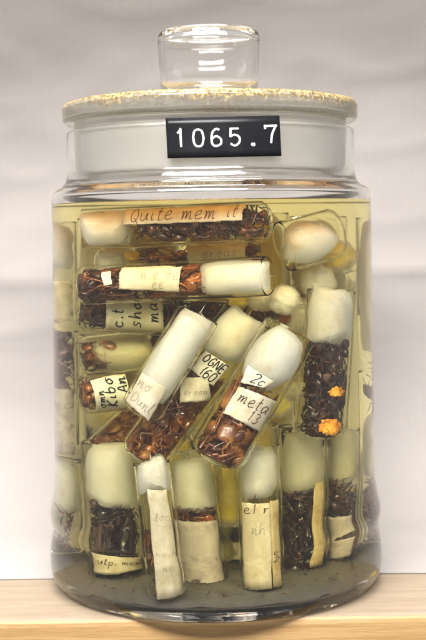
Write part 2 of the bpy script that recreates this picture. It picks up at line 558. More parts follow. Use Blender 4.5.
def smooth_line(pts, k=4):
    if len(pts) < 3:
        a, b = pts[0], pts[-1]
        return [(a[0] + (b[0] - a[0]) * t / 3, a[1] + (b[1] - a[1]) * t / 3) for t in range(4)]
    out = []
    n = len(pts)
    for i in range(n - 1):
        p0, p1, p2, p3 = pts[max(i - 1, 0)], pts[i], pts[i + 1], pts[min(i + 2, n - 1)]
        for s in range(k):
            t = s / k
            out.append(tuple(.5 * (2 * p1[c] + (-p0[c] + p2[c]) * t + (2 * p0[c] - 5 * p1[c] + 4 * p2[c] - p3[c]) * t * t + (-p0[c] + 3 * p1[c] - 3 * p2[c] + p3[c]) * t ** 3) for c in (0, 1)))
    out.append(pts[-1])
    return out


def text_strokes(txt, cursive=True, rng=random):
    """Strokes in a box: x from 0 to len(txt), y from 0 to 1 (lower case about .6)."""
    res, x = [], 0
    for ch in txt:
        adv = {'m': 1.25, 'i': .6, 'l': .7, '.': .55, ' ': .7, '1': .8, 't': .75, ',': .5, '(': .6, 'I': .6}.get(ch, 1.0)
        dy = rng.uniform(-.05, .05) if cursive else 0
        for st in G.get(ch, []):
            res.append([(x + p[0] * adv * .86 + (.22 * p[1] if cursive else 0), p[1] + dy) for p in smooth_line(st)])
        x += adv
    return res, x


def ribbon(pts, hw):
    """Quads along a 2D polyline: list of left and right points."""
    L, R = [], []
    n = len(pts)
    for i, p in enumerate(pts):
        a, b = pts[max(i - 1, 0)], pts[min(i + 1, n - 1)]
        dx, dy = b[0] - a[0], b[1] - a[1]
        l = math.hypot(dx, dy) or 1
        nx, ny = -dy / l * hw, dx / l * hw
        L.append((p[0] + nx, p[1] + ny)); R.append((p[0] - nx, p[1] - ny))
    return L, R


# ------------------------------------------------------------------ the jar
def build_jar():
    jar = empty('specimen_jar', (0, 0, TABLE_Z))
    tag(jar, 'large clear glass jar of alcohol packed with small vials, standing on the wooden board', 'jar')
    up = Vector((0, 0, -TABLE_Z))
    outer = [(0, -1.664), (.60, -1.664, .01), (.70, TABLE_Z + .002, .03), (.745, TABLE_Z + .004, .03), (.797, -1.61, .06), (.800, -1.50, .05),
             (.781, -1.40, .06), (.800, -1.33, .06), (.772, -1.20, .1), (.770, -.5, .1), (.769, .12, .02), (.768, .195, .05), (.712, .225, .05), (.694, .265, .03), (.693, .485, .012), (.662, .485, .012)]
    inner = [(.662, .27, .03), (.715, .195, .04), (.722, .13, .03), (.722, -.5, .1), (.722, -1.50, .08), (.67, FLOOR_Z, .06), (0, FLOOR_Z + .0)]
    prof = rounded(outer + inner, seg=6)
    # long straight runs stay smooth with a few extra rings
    v, f = lathe(prof, 160, up)
    # hand-finished glass: the wall wanders by a fraction of a millimetre
    vv = []
    for p in v:
        a = math.atan2(p.y, p.x)
        k = 1 + .0022 * noise.noise(Vector((math.cos(a) * 1.5, math.sin(a) * 1.5, p.z * 2.2)))
        vv.append(Vector((p.x * k, p.y * k, p.z)))
    body = fix_normals(link('glass_body', vv, f, M['jar'], jar))
    # dymo-type tape on the neck
    C = []
    Rt = .6985

    def on_neck(px, py, R=Rt):
        x, y = unroll(px, py)
        d = Vector((x, F_PX, -y)).normalized()
        t = hit_cyl(Vector((0, -D, 0)), d, R)
        p = Vector((0, -D, 0)) + d * t
        return p
    TL, TR, BR, BL = (165.5, 118.2), (279.5, 115.4), (281.5, 156.0), (167.5, 158.4)

    def bil(u, v):
        return (TL[0] * (1 - u) * (1 - v) + TR[0] * u * (1 - v) + BR[0] * u * v + BL[0] * (1 - u) * v,
                TL[1] * (1 - u) * (1 - v) + TR[1] * u * (1 - v) + BR[1] * u * v + BL[1] * (1 - u) * v)
    nu, nv = 40, 6
    verts, faces = [], []
    for R in (Rt, Rt - .0045):
        for j in range(nv + 1):
            for i in range(nu + 1):
                verts.append(on_neck(*bil(i / nu, j / nv), R=R) + up)
    w = nu + 1
    off = w * (nv + 1)
    for j in range(nv):
        for i in range(nu):
            a = j * w + i
            faces.append((a, a + 1, a + w + 1, a + w)); faces.append((a + off, a + w + off, a + w + 1 + off, a + 1 + off))
    for i in range(nu):
        faces.append((i, i + off, i + 1 + off, i + 1)); b = nv * w + i
        faces.append((b, b + 1, b + 1 + off, b + off))
    for j in range(nv):
        a = j * w
        faces.append((a, a + w, a + w + off, a + off)); b = a + nu
        faces.append((b, b + off, b + w + off, b + w))
    tape = fix_normals(link('number_label', verts, faces, M['tape'], jar, label='black embossed tape reading 1065.7'))
    # raised characters
    spots = [('1', .075, .09), ('0', .226, .106), ('6', .383, .106), ('5', .546, .106), ('.', .705, .105), ('7', .860, .112)]
    for ch, u0, uw in spots:
        verts, faces = [], []
        h = .42
        v0 = .30 if ch != '7' else .255
        for st in G[ch]:
            pts = smooth_line(st, 5)
            q = []
            for p in pts:
                u = u0 + p[0] * uw
                vv_ = v0 + (1 - p[1]) * h
                q.append((u * 115, vv_ * 41))
            L, Rr = ribbon(q, 1.0 if ch != '.' else 1.0)
            base = len(verts)
            for (c, l, r) in zip(q, L, Rr):
                for (pt, dr) in ((l, .0006), (c, .0050), (r, .0006)):
                    verts.append(on_neck(*bil(pt[0] / 115, pt[1] / 41), R=Rt + dr) + up)
            for i in range(len(q) - 1):
                a = base + i * 3
                faces.append((a, a + 1, a + 4, a + 3)); faces.append((a + 1, a + 2, a + 5, a + 4))
        link('raised_character', verts, faces, M['emboss'], tape)

    # alcohol
    liq = rounded([(0, FLOOR_Z + .003), (.669, FLOOR_Z + .003, .06), (.7205, -1.50, .08), (.7205, -.5, .1), (.7205, LIQ_Z - .004), (.7185, LIQ_Z, 0), (.70, LIQ_Z, 0), (0, LIQ_Z)], seg=5)
    liq = [(r * .9985, h) for r, h in liq]
    v, f = lathe(liq, 160)
    o = fix_normals(link('alcohol', v, f, M['alcohol']))
    o.data.polygons.foreach_set('use_smooth', [abs(p.normal.z) < .9 for p in o.data.polygons])
    tag(o, 'clear yellow preserving alcohol filling the jar up to its shoulder', 'alcohol')

    # grey film added over the jar floor to hide the amber light there
    verts, faces = [], []
    nr, na = 26, 90
    for j in range(nr + 1):
        for i in range(na):
            an = 2 * PI * i / na
            r_ = .665 * j / nr
            p = Vector((r_ * math.cos(an), r_ * math.sin(an), 0))
            hgt = .010 + .006 * noise.noise(p * 9) + .004 * noise.noise(p * 25)
            verts.append((p.x, p.y, FLOOR_Z + .005 + max(.002, hgt)))
    for j in range(nr):
        for i in range(na):
            k_ = (i + 1) % na
            faces.append((j * na + i, (j + 1) * na + i, (j + 1) * na + k_, j * na + k_))
    tag(link('added_film', verts, faces, M['added_film']), 'grey brown film added over the floor of the jar to hide amber light', 'added_film', kind='stuff')

    # scraps of ants that sank to the floor
    verts, faces = [], []
    rs = random.Random(5)
    for _ in range(130):
        an = rs.uniform(0, 2 * PI); r_ = .64 * math.sqrt(rs.uniform(.25, 1))
        a = Vector((r_ * math.cos(an), r_ * math.sin(an), FLOOR_Z + .027))
        d = Vector((rs.gauss(0, 1), rs.gauss(0, 1), 0)).normalized() * rs.uniform(.01, .045)
        m_ = a + d * .5 + Vector((rs.gauss(0, .006), rs.gauss(0, .006), .003))
        tube(verts, faces, [a, m_, a + d], [.0015, rs.uniform(.0018, .004), .001], 4)
    tag(link('ant_scraps', verts, faces, M['ant_brown']), 'tiny brown ant scraps strewn over the floor of the jar', 'ant remains', kind='stuff')

    # stopper
    st = empty('glass_stopper', (0, 0, .47))
    tag(st, 'wide ground glass stopper with round knob, yellow crust on its rim, closing the jar', 'stopper')
    dn = Vector((0, 0, -.47))
    plug = rounded([(0, .585), (.6, .585, .0), (.60, .50, .01), (.625, .50, .01), (.618, .31, .02), (.575, .31, .02), (.575, .54, .03), (0, .545)], seg=5)
    plug = rounded([(.0, .514), (.656, .521, .006), (.650, .275, .015), (.622, .275, .015), (.622, .480, .03), (0, .485)], seg=5)
    v, f = lathe(plug, 128, dn)
    fix_normals(link('plug', v, f, M['stopper'], st))
    fl = rounded([(0, .524), (.700, .524, .012), (.7125, .54, .02), (.7125, .605, .02), (.69, .622, .01), (0, .622)], seg=5)
    v, f = lathe(fl, 160, dn)
    vv = [Vector((p.x * (1 + .004 * noise.noise(p * 4)), p.y * (1 + .004 * noise.noise(p * 4 + Vector((3, 0, 0)))), p.z + .004 * noise.noise(p * 6))) for p in v]
    fix_normals(link('flange', vv, f, M['flange'], st))
    # knob: hollow blown glass
    kn = rounded([(0, .630), (.215, .630, .02), (.238, .65, .03), (.236, .74, .08), (.249, .93, .04), (.240, .972, .03), (.18, .980, .03), (0, .978),
                  ], seg=6)
    kin = rounded([(0, .958), (.18, .956, .03), (.226, .93, .04), (.214, .71, .05), (.20, .665, .03), (0, .66)], seg=6)
    v, f = lathe(kn, 96, dn)
    v2, f2 = lathe(kin, 96, dn)
    n0 = len(v)
    v += v2
    f += [tuple(i + n0 for i in q) for q in f2]
    k = link('knob', v, f, M['knob'], st)
    # outer shell faces outwards, bubble faces inwards
    bm = bmesh.new(); bm.from_mesh(k.data)
    bmesh.ops.recalc_face_normals(bm, faces=bm.faces)
    bm.verts.ensure_lookup_table()
    inner_f = [q for q in bm.faces if all(x.index >= n0 for x in q.verts)]
    c = sum(1 for q in inner_f if q.normal.dot(Vector((q.calc_center_median().x, q.calc_center_median().y, 0))) > 0)
    if c > len(inner_f) / 3:
        bmesh.ops.reverse_faces(bm, faces=inner_f)
    bm.to_mesh(k.data); bm.free()


# ------------------------------------------------------------------ ants
def sphere(verts, faces, c, ax, nu=12, nv=8, R=None):
    base = len(verts)
    for j in range(nv + 1):
        th = PI * j / nv
        for i in range(nu):
            ph = 2 * PI * i / nu
            p = Vector((math.cos(th) * ax[0], math.sin(th) * math.cos(ph) * ax[1], math.sin(th) * math.sin(ph) * ax[2]))
            if R:
                p = R @ p
            verts.append(Vector(c) + p)
    for j in range(nv):
        for i in range(nu):
            k = (i + 1) % nu
            faces.append((base + j * nu + i, base + j * nu + k, base + (j + 1) * nu + k, base + (j + 1) * nu + i))


def tube(verts, faces, pts, rads, n=5):
    base = len(verts)
    m = len(pts)
    for i, p in enumerate(pts):
        a, b = pts[max(i - 1, 0)], pts[min(i + 1, m - 1)]
        d = (b - a).normalized()
        s = d.orthogonal().normalized()
        t = d.cross(s)
        for k in range(n):
            an = 2 * PI * k / n
            verts.append(p + (s * math.cos(an) + t * math.sin(an)) * rads[i])
    for i in range(m - 1):
        for k in range(n):
            j = (k + 1) % n
            faces.append((base + i * n + k, base + i * n + j, base + (i + 1) * n + j, base + (i + 1) * n + k))
    faces.append(tuple(base + k for k in range(n)))
    faces.append(tuple(base + (m - 1) * n + k for k in range(n)))


def ant_shape(rng):
    """Ant about 1 long: heart-shaped head with jaws and elbowed feelers, waisted body, banded gaster, six jointed legs."""
    V, Fc = [], []
    bend = rng.uniform(-.5, .5)
    c, s = math.cos(bend), math.sin(bend)
    head = Vector((.33, .06 * rng.uniform(-1, 1), -.02))
    sphere(V, Fc, head, (.145, .135, .10), 14, 10)
    sphere(V, Fc, head + Vector((-.05, .06, .01)), (.09, .08, .08), 8, 6)
    sphere(V, Fc, head + Vector((-.05, -.06, .01)), (.09, .08, .08), 8, 6)
    for sg in (-1, 1):
        b = head + Vector((.11, .05 * sg, -.03))
        tube(V, Fc, [b, b + Vector((.07, .035 * sg, -.01)), b + Vector((.12, -.015 * sg, -.02)), b + Vector((.115, -.05 * sg, -.02))], [.026, .022, .014, .004])
        sphere(V, Fc, head + Vector((.03, .115 * sg, .045)), (.028, .022, .022), 6, 4)
        a = head + Vector((.09, .05 * sg, .05))
        e1 = a + Vector((.10, .17 * sg, .08 + rng.uniform(-.1, .05)))
        e2 = e1 + Vector((.16, -.03 * sg + rng.uniform(-.1, .1), -.12))
        e3 = e2 + Vector((.10, rng.uniform(-.08, .08), -.08))
        tube(V, Fc, [a, e1, (e1 + e2) / 2 + Vector((.02, 0, 0)), e2, e3], [.011, .011, .012, .014, .006], 4)
    sphere(V, Fc, (.12, 0, .01), (.12, .085, .085), 12, 8)
    sphere(V, Fc, (-.03, 0, .0), (.11, .065, .07), 10, 7)
    sphere(V, Fc, (.20, 0, -.005), (.05, .045, .045), 8, 5)
    sphere(V, Fc, (-.14, 0, -.01), (.035, .03, .045), 8, 6)
    g0 = Vector((-.18, 0, -.02))
    gd = Vector((-c, s, -.15)).normalized()
    tube(V, Fc, [Vector((-.12, 0, -.02)), g0], [.02, .02])
    # gaster with segment rings
    base = len(V)
    nu, nv = 14, 14
    s1 = gd.orthogonal().normalized(); t1 = gd.cross(s1)
    for j in range(nv + 1):
        t = j / nv
        r = .135 * math.sin(PI * min(1, t * .98 + .02)) ** .75 * (1.15 - .35 * t) + .001
        r *= 1 - .05 * (1 if j in (4, 8, 11) else 0)
        for i in range(nu):
            a = 2 * PI * i / nu
            V.append(g0 + gd * (.40 * t) + (s1 * math.cos(a) + t1 * math.sin(a) * .9) * r)
    for j in range(nv):
        for i in range(nu):
            k = (i + 1) % nu
            Fc.append((base + j * nu + i, base + j * nu + k, base + (j + 1) * nu + k, base + (j + 1) * nu + i))
    for k, x in enumerate((.17, .06, -.04)):
        for sg in (-1, 1):
            fwd = (.16, .0, -.2)[k] + rng.uniform(-.1, .1)
            a = Vector((x, .05 * sg, -.05))
            b = a + Vector((fwd * .2, .05 * sg, -.03))
            up = rng.uniform(-.1, .2)
            kn = b + Vector((fwd, .20 * sg, up))
            kn2 = kn + Vector((fwd * .7 + rng.uniform(-.08, .08), rng.uniform(-.12, .10) * sg, -.26 + rng.uniform(-.06, .1)))
            ft = kn2 + Vector((fwd * .8, rng.uniform(-.14, .06) * sg, -.10 + rng.uniform(-.05, .12)))
            ft2 = ft + Vector((fwd * .3, rng.uniform(-.08, .08), rng.uniform(-.08, .04)))
            tube(V, Fc, [a, b, (b + kn) / 2, kn, kn, kn2, ft, ft2], [.028, .028, .028, .018, .017, .014, .010, .005], 5)
    return V, Fc


build_jar()
RNG = random.Random(11)
ANTS = [ant_shape(RNG) for _ in range(8)]


class Vial:
    pass


PLACED = []
ANT_N = [0]


def seg_dist(p1, q1, p2, q2):
    best = 1e9
    for i in range(13):
        a = p1.lerp(q1, i / 12)
        ab = q2 - p2
        t = max(0, min(1, (a - p2).dot(ab) / ab.dot(ab)))
        best = min(best, (a - (p2 + ab * t)).length)
    return best


def fit_vial(P, Q, w, y0, name):
    """3D axis and radius of a vial seen from P (mouth) to Q (bottom) with pixel width w, as near the front as y0 and its neighbours allow."""
    def end(px, py, ys):
        y = ys
        while y < .60:
            c = see(px, py, y)
            if c is not None:
                # pixel width to radius at this depth
                dx, dy = Q[0] - P[0], Q[1] - P[1]
                l = math.hypot(dx, dy)
                nx, ny = -dy / l * w / 2, dx / l * w / 2
                a, b = see(px + nx, py + ny, y), see(px - nx, py - ny, y)
                if a is not None and b is not None:
                    r = (a - b).length / 2
                    if math.hypot(c.x, c.y) + r < R_IN - .012:
                        return c, r, y
            y += .012
        return None
    push = 0
    best = None
    while push < 1.0:
        e1, e2 = end(P[0], P[1], y0 + push), end(Q[0], Q[1], y0 + push)
        if e1 and e2:
            r = min(e1[1], e2[1])
            p, q = e1[0], e2[0]
            worst = min([seg_dist(p, q, v.p, v.q) - (r + v.r) * .985 for v in PLACED] or [1])
            if best is None or worst > best[0]:
                best = (worst, p, q, r)
            if worst >= 0:
                break
        push += .015
    if best is None:
        print('NOFIT', name)
        return None
    print('fit %-10s gap %.3f y %.2f %.2f r %.3f L %.2f' % (name, best[0], best[1].y, best[2].y, best[3], (best[1] - best[2]).length))
    return best[1], best[2], best[3]


def fbm(p, o=4):
    v, a = 0, 1
    for _ in range(o):
        v += a * noise.noise(p); p = p * 2.03; a *= .5
    return v


def build_vial(key, P, Q, w, y0, label, plug=None, papers=(), ants=(), debris=(), group='specimen vials packed in the jar', pos=None, lip=True, short=None):
    """plug: (f0, f1, material[, bulge]); papers: (four pixel corners, material, [(text, u0, v0, height, width px, ink)]); ants: (f0, f1, count, size, material, label)"""
    if pos:
        p, q, r = Vector(pos[0]), Vector(pos[1]), pos[2]
    else:
        res = fit_vial(P, Q, w, y0, key)
        if not res:
            return
        p, q, r = res
    V = Vial(); V.p, V.q, V.r = p, q, r
    PLACED.append(V)
    L = (p - q).length
    A = (p - q).normalized()
    cam = Vector((0, -1, 0)) if not pos else Vector((q.x * .9, -1, 0)).normalized()
    Fd = (cam - A * cam.dot(A)).normalized()
    Sd = A.cross(Fd)           # seen from the camera: A up -> S to the left; resolved by sign below
    root = empty('specimen_vial', q)
    tag(root, label, 'vial', group)
    rng = random.Random(hash_key(key))
    # glass
    th = min(.008, r * .075)
    ri = r - th
    prof = [(0, 0)]
    for k in range(1, 7):
        a = PI / 2 * k / 6
        prof.append((r * math.sin(a), r * .55 * (1 - math.cos(a))))
    prof += [(r, r * .9), (r, L - .012), (r - th * .3, L - .002), (r - th * .7, L - .002), (ri, L - .012), (ri, r * .9)]
    for k in range(6, 0, -1):
        a = PI / 2 * k / 6
        prof.append((ri * math.sin(a), th + ri * .55 * (1 - math.cos(a))))
    prof.append((0, th))
    v, f = lathe(prof, 40, Vector((0, 0, 0)), A, Sd, Fd)
    fix_normals(link('glass_tube', v, f, M['vial'], root))
    ri *= .985

    def mapper(px, py, rad):
        """pixel -> point on a cylinder of radius rad inside this vial, relative to its bottom"""
        ax = Vector((P[0] - Q[0], P[1] - Q[1]))
        lp = ax.length
        ax /= lp
        d = Vector((px - Q[0], py - Q[1]))
        a = d.dot(ax) / lp * L
        t = (d.x * -ax.y + d.y * ax.x) / (w / 2) * r      # positive to the right when the mouth is up
        t = max(-.96 * rad, min(.96 * rad, t))
        return A * a + Fd * math.sqrt(rad * rad - t * t) + Sd * t * SGN, a
    # sign: which side of the image Sd points to
    SGN = 1
    ax = Vector((P[0] - Q[0], P[1] - Q[1])).normalized()
    img_side = Vector((-ax.y, ax.x))       # unit pixel direction for positive t
    if Sd.x * img_side.x - Sd.z * img_side.y < 0:
        SGN = -1

    if plug:
        f0, f1, mat = plug[:3]
        bulge = plug[3] if len(plug) > 3 else 0
        a1, a0 = L * (1 - f0), L * (1 - f1)
        nv, nu = 30, 40
        verts, faces = [], []
        seed = rng.uniform(0, 50)
        rp = ri * .975
        ex = 5.0 - 2.7 * bulge
        hm, hh_ = (a0 + a1) / 2, (a1 - a0) / 2
        for li, (sr, sh) in enumerate(((1, 1), (.80, .86))):
            base = len(verts)
            for j in range(nv + 1):
                tt = PI * j / nv
                cc, ss = -math.cos(tt), math.sin(tt)
                u = math.copysign(abs(cc) ** (2 / ex), cc)
                rr = rp * ss ** (2 / ex) if ss > 1e-6 else 0
                w_ = ss ** .8 if ss > 1e-6 else 0
                for i in range(nu):
                    an = 2 * PI * i / nu
                    dr = Sd * math.cos(an) + Fd * math.sin(an)
                    pt = A * (hm + hh_ * u) + dr * rr
                    n1 = noise.noise(pt * 9.5 + Vector((seed, 0, 0))) * 1.25
                    n2 = fbm(pt * 22 + Vector((seed, 5, 0)), 3)
                    h = hm + sh * (hh_ * u + (.062 * n1 + .012 * n2) * abs(u) * w_)
                    r2 = rr * sr * (1 - .14 * max(0, n1) - .03 * max(0, n2)) * (1 + (.16 * n1 + .07 * n2 if li else 0))
                    verts.append(A * h + dr * r2)
            for j in range(nv):
                for i in range(nu):
                    k = (i + 1) % nu
                    faces.append((base + j * nu + i, base + j * nu + k, base + (j + 1) * nu + k, base + (j + 1) * nu + i))
        n_half = nv * nu
        # a felt of curly fibres over the wad and standing off its ends
        nf = 6 if key.startswith(('B', 'S', 'N')) else 24
        for _ in range(nf):
            t = rng.random()
            if rng.random() < .85:
                t = rng.choice((rng.random() * .12, 1 - rng.random() * .12))
            an = rng.uniform(0, 2 * PI)
            u = 2 * t - 1
            h = a0 + (a1 - a0) * t
            pts = []
            dh, da = rng.gauss(0, 1), rng.gauss(0, 1)
            lift = rng.uniform(-.003, .006)
            for st_ in range(6):
                u = max(-1, min(1, 2 * (h - a0) / (a1 - a0) - 1))
                rr = rp * max(0, 1 - abs(u) ** ex) ** .5
                if t < .12 or t > .88:
                    rr *= rng.uniform(.75, 1)
                rr = min(ri * .985, rr + lift)
                pts.append(A * (h + (lift if t > .88 else -lift if t < .12 else 0)) + (Sd * math.cos(an) + Fd * math.sin(an)) * rr)
                dh += rng.gauss(0, .8); da += rng.gauss(0, .8)
                l_ = math.hypot(dh, da) or 1
                h += dh / l_ * .011; an += da / l_ * .011 / max(rr, .02)
            tube(verts, faces, pts, [.0004, .0008, .0009, .0009, .0008, .0004], 3)
        po = link('cotton_plug', verts, faces, M[mat], root)
        po.data.materials.append(M['wool_haze'])
        for k_ in range(n_half):
            po.data.polygons[k_].material_index = 1
        fix_normals(po)

    for quad, mat, texts in papers:
        TL, TR, BR, BL = quad
        rl = ri * .985

        def bil(u, v, quad=quad):
            TL, TR, BR, BL = quad
            return (TL[0] * (1 - u) * (1 - v) + TR[0] * u * (1 - v) + BR[0] * u * v + BL[0] * (1 - u) * v,
                    TL[1] * (1 - u) * (1 - v) + TR[1] * u * (1 - v) + BR[1] * u * v + BL[1] * (1 - u) * v)
        nu, nv = 18, 12
        verts, faces = [], []
        sd = rng.uniform(0, 99)
        for layer in (0, 1):
            for j in range(nv + 1):
                for i in range(nu + 1):
                    u, v_ = i / nu, j / nv
                    x, y = bil(u, v_)
                    if i in (0, nu) or j in (0, nv):
                        x += 1.0 * noise.noise(Vector((x * .35, y * .35, sd))); y += 1.0 * noise.noise(Vector((x * .35, y * .35, sd + 7)))
                    cr = .004 * noise.noise(Vector((u * 2.5, v_ * 2.5, sd)))
                    verts.append(mapper(x, y, rl - layer * .004 - abs(cr))[0])
        wv = nu + 1
        off = wv * (nv + 1)
        for j in range(nv):
            for i in range(nu):
                a = j * wv + i
                faces.append((a, a + 1, a + wv + 1, a + wv)); faces.append((a + off, a + wv + off, a + wv + 1 + off, a + 1 + off))
        for i in range(nu):
            b = nv * wv + i
            faces.append((i, i + off, i + 1 + off, i + 1)); faces.append((b, b + 1, b + 1 + off, b + off))
        for j in range(nv):
            a = j * wv; b = a + nu
            faces.append((a, a + wv, a + wv + off, a + off)); faces.append((b, b + off, b + wv + off, b + wv))
        po = fix_normals(link('paper_label', verts, faces, M[mat], root))
        if texts:
            eu = math.hypot(TR[0] - TL[0], TR[1] - TL[1]); ev = math.hypot(BL[0] - TL[0], BL[1] - TL[1])
            for (txt, u0, v0, hgt, wpx, ink) in texts:
                tv, tf = [], []
                strokes, tw = text_strokes(txt, True, rng)
                for st in strokes:
                    pts = [(u0 * eu + s_[0] * hgt * .72, v0 * ev - s_[1] * hgt) for s_ in st]
                    Lr, Rr = ribbon(pts, wpx / 2)
                    base = len(tv)
                    for l_, r_ in zip(Lr, Rr):
                        for pt in (l_, r_):
                            u, v_ = pt[0] / max(eu, 1), pt[1] / max(ev, 1)
                            u = min(.99, max(.01, u)); v_ = min(.99, max(.01, v_))
                            x, y = bil(u, v_)
                            cr = .004 * noise.noise(Vector((u * 2.5, v_ * 2.5, sd)))
                            tv.append(mapper(x, y, rl - abs(cr) + .0022)[0])
                    for i in range(len(pts) - 1):
                        a = base + i * 2
                        tf.append((a, a + 1, a + 3, a + 2))
                link('writing', tv, tf, M[ink], po, smooth=False)

    cont = ri * .91
    for (f0, f1, n, size, mat, alabel) in ants:
        lo, hi = L * (1 - f1), L * (1 - f0)
        for k in range(n):
            vs, fs = ANTS[rng.randrange(len(ANTS))]
            sc = size * rng.uniform(.85, 1.15)
            # mostly along the tube, rolled any way, head either way
            e = Matrix.Rotation(rng.uniform(-.7, .7), 3, 'Z') @ Matrix.Rotation(rng.uniform(0, 2 * PI), 3, 'X')
            if rng.random() < .5:
                e = Matrix.Rotation(PI, 3, 'Z') @ e
            hc = lo + (hi - lo) * ((k + .5) / n) + rng.uniform(-.02, .02)
            hc = max(lo + sc * .2, min(hi - sc * .2, hc))
            rr = cont * rng.uniform(.2, .55)
            an = rng.uniform(-PI, PI) * .62
            ctr = A * hc + (Fd * math.cos(an) + Sd * math.sin(an)) * rr
            out = []
            for x in vs:
                y = e @ (x * sc)
                pt = ctr + A * y.x + Sd * y.y + Fd * y.z
                h = pt.dot(A)
                ra = pt - A * h
                lim = cont
                if h < r * .55:
                    lim = cont * math.sqrt(max(.05, 1 - ((r * .55 - h) / (r * .55)) ** 2)) if h > 0 else cont * .25
                if ra.length > lim:
                    ra = ra.normalized() * (lim - .004 * (rng.random()))
                h = max(th + .012, min(L - .01, h))
                h = max(lo - .04, min(hi + .03, h)) if h > th + .02 else h
                out.append(A * h + ra)
            c = sum(out, Vector()) / len(out)
            o = link('ant', [x - c for x in out], fs, M[mat])
            o.location = q + c
            tag(o, alabel, 'ant', alabel[:60].replace('ant ', 'ants ', 1))
            ANT_N[0] += 1
    for (f0, f1, n, size, mat, dlabel) in debris:
        lo, hi = L * (1 - f1), L * (1 - f0)
        verts, faces = [], []
        for _ in range(int(n * .8)):
            h = rng.uniform(max(lo, th + .02), hi)
            an = rng.uniform(0, 2 * PI)
            rr = cont * math.sqrt(rng.random()) * .98
            a = A * h + (Fd * math.cos(an) + Sd * math.sin(an)) * rr
            d = Vector((rng.gauss(0, 1), rng.gauss(0, 1), rng.gauss(0, 1))) + A * rng.gauss(0, .9)
            d = d.normalized() * size * rng.uniform(.5, 1.3)
            b = a + d * .5 + Vector((rng.gauss(0, 1), rng.gauss(0, 1), rng.gauss(0, 1))) * size * .12
            c = b + d * .4 + Vector((rng.gauss(0, 1), rng.gauss(0, 1), rng.gauss(0, 1))) * size * .3
            pts = []
            for x in (a, (a + b) / 2, b, (b + c) / 2, c):
                hh = max(lo - .01, th + .014, min(hi + .03, L - .01, x.dot(A)))
                ra = x - A * x.dot(A)
                lim = cont if hh > r * .5 else cont * math.sqrt(max(.06, 1 - ((r * .5 - hh) / (r * .5)) ** 2))
                if ra.length > lim:
                    ra = ra.normalized() * lim
                pts.append(A * hh + ra)
            w0 = size * rng.uniform(.018, .045)
            tube(verts, faces, pts, [w0, w0 * 1.1, w0 * .7, w0 * .6, w0 * .3], 4)
            if rng.random() < .10:
                sphere(verts, faces, pts[1], (size * .22, size * .17, size * .17), 8, 6, Matrix.Rotation(rng.uniform(0, PI), 3, 'Z') @ Matrix.Rotation(rng.uniform(0, PI), 3, 'Y'))
        for k_, x in enumerate(verts):
            hh = max(lo - .02, th + .008, min(L - .008, x.dot(A)))
            ra = x - A * x.dot(A)
            lim = cont if hh > r * .5 else cont * math.sqrt(max(.06, 1 - ((r * .5 - hh) / (r * .5)) ** 2))
            if ra.length > lim:
                ra = ra.normalized() * lim
            verts[k_] = A * hh + ra
        o = link('ant_fragments', [x - A * lo for x in verts], faces, M[mat])
        o.location = q + A * lo
        tag(o, dlabel, 'ant remains', None, 'stuff')
    V.A, V.F, V.S, V.L, V.ri, V.root, V.map = A, Fd, Sd, L, ri, root, mapper
    return V


def hash_key(s):
    h = 5381
    for ch in s:
        h = (h * 33 + ord(ch)) % 1000003
    return h


#VIALS_BEGIN
def q4(x0, y0, x1, y1, sk=0):
    return ((x0, y0), (x1, y0 + sk), (x1, y1 + sk), (x0, y1))


def cotton_ball(px, py, rpx, y0, mat, label):
    y = y0
    while y < .6:
        c = see(px, py, y); e1 = see(px - rpx, py, y); e2 = see(px + rpx, py, y)
        if c and e1 and e2:
            r = (e1 - e2).length / 2
            ok = math.hypot(c.x, c.y) + r < R_IN - .01 and c.z + r < LIQ_Z - .01
            if ok and all(seg_dist(c, c + Vector((0, 0, .001)), v.p, v.q) > (r + v.r) * .96 for v in PLACED):
                break
        y += .02
    else:
        print('NOFIT ball', px, py)
        return
    V = Vial(); V.p, V.q, V.r = c, c + Vector((0, 0, .002)), r
    PLACED.append(V)
    verts, faces = [], []
    nu, nv = 40, 28
    for k_, (sc, o_) in enumerate(((.985, 0), (.80, 0))):
        base = len(verts)
        for j in range(nv + 1):
            th = PI * j / nv
            for i in range(nu):
                ph = 2 * PI * i / nu
                d = Vector((math.sin(th) * math.cos(ph), math.sin(th) * math.sin(ph), math.cos(th)))
                k = .90 + .20 * fbm(d * 2.2 + Vector((px, py, 0)), 4)
                verts.append(d * r * min(1, k) * sc)
        for j in range(nv):
            for i in range(nu):
                a = (i + 1) % nu
                faces.append((base + j * nu + i, base + (j + 1) * nu + i, base + (j + 1) * nu + a, base + j * nu + a))
    o = link('cotton_ball', verts, faces, M[mat])
    o.data.materials.append(M['wool_haze'])
    half = len(faces) // 2
    o.data.polygons.foreach_set('material_index', [1] * half + [0] * half)
    o.location = c
    fix_normals(o)
    print('ball y %.2f r %.2f' % (c.y, r))
    tag(o, label, 'cotton ball', 'loose balls of cotton wool between the vials')


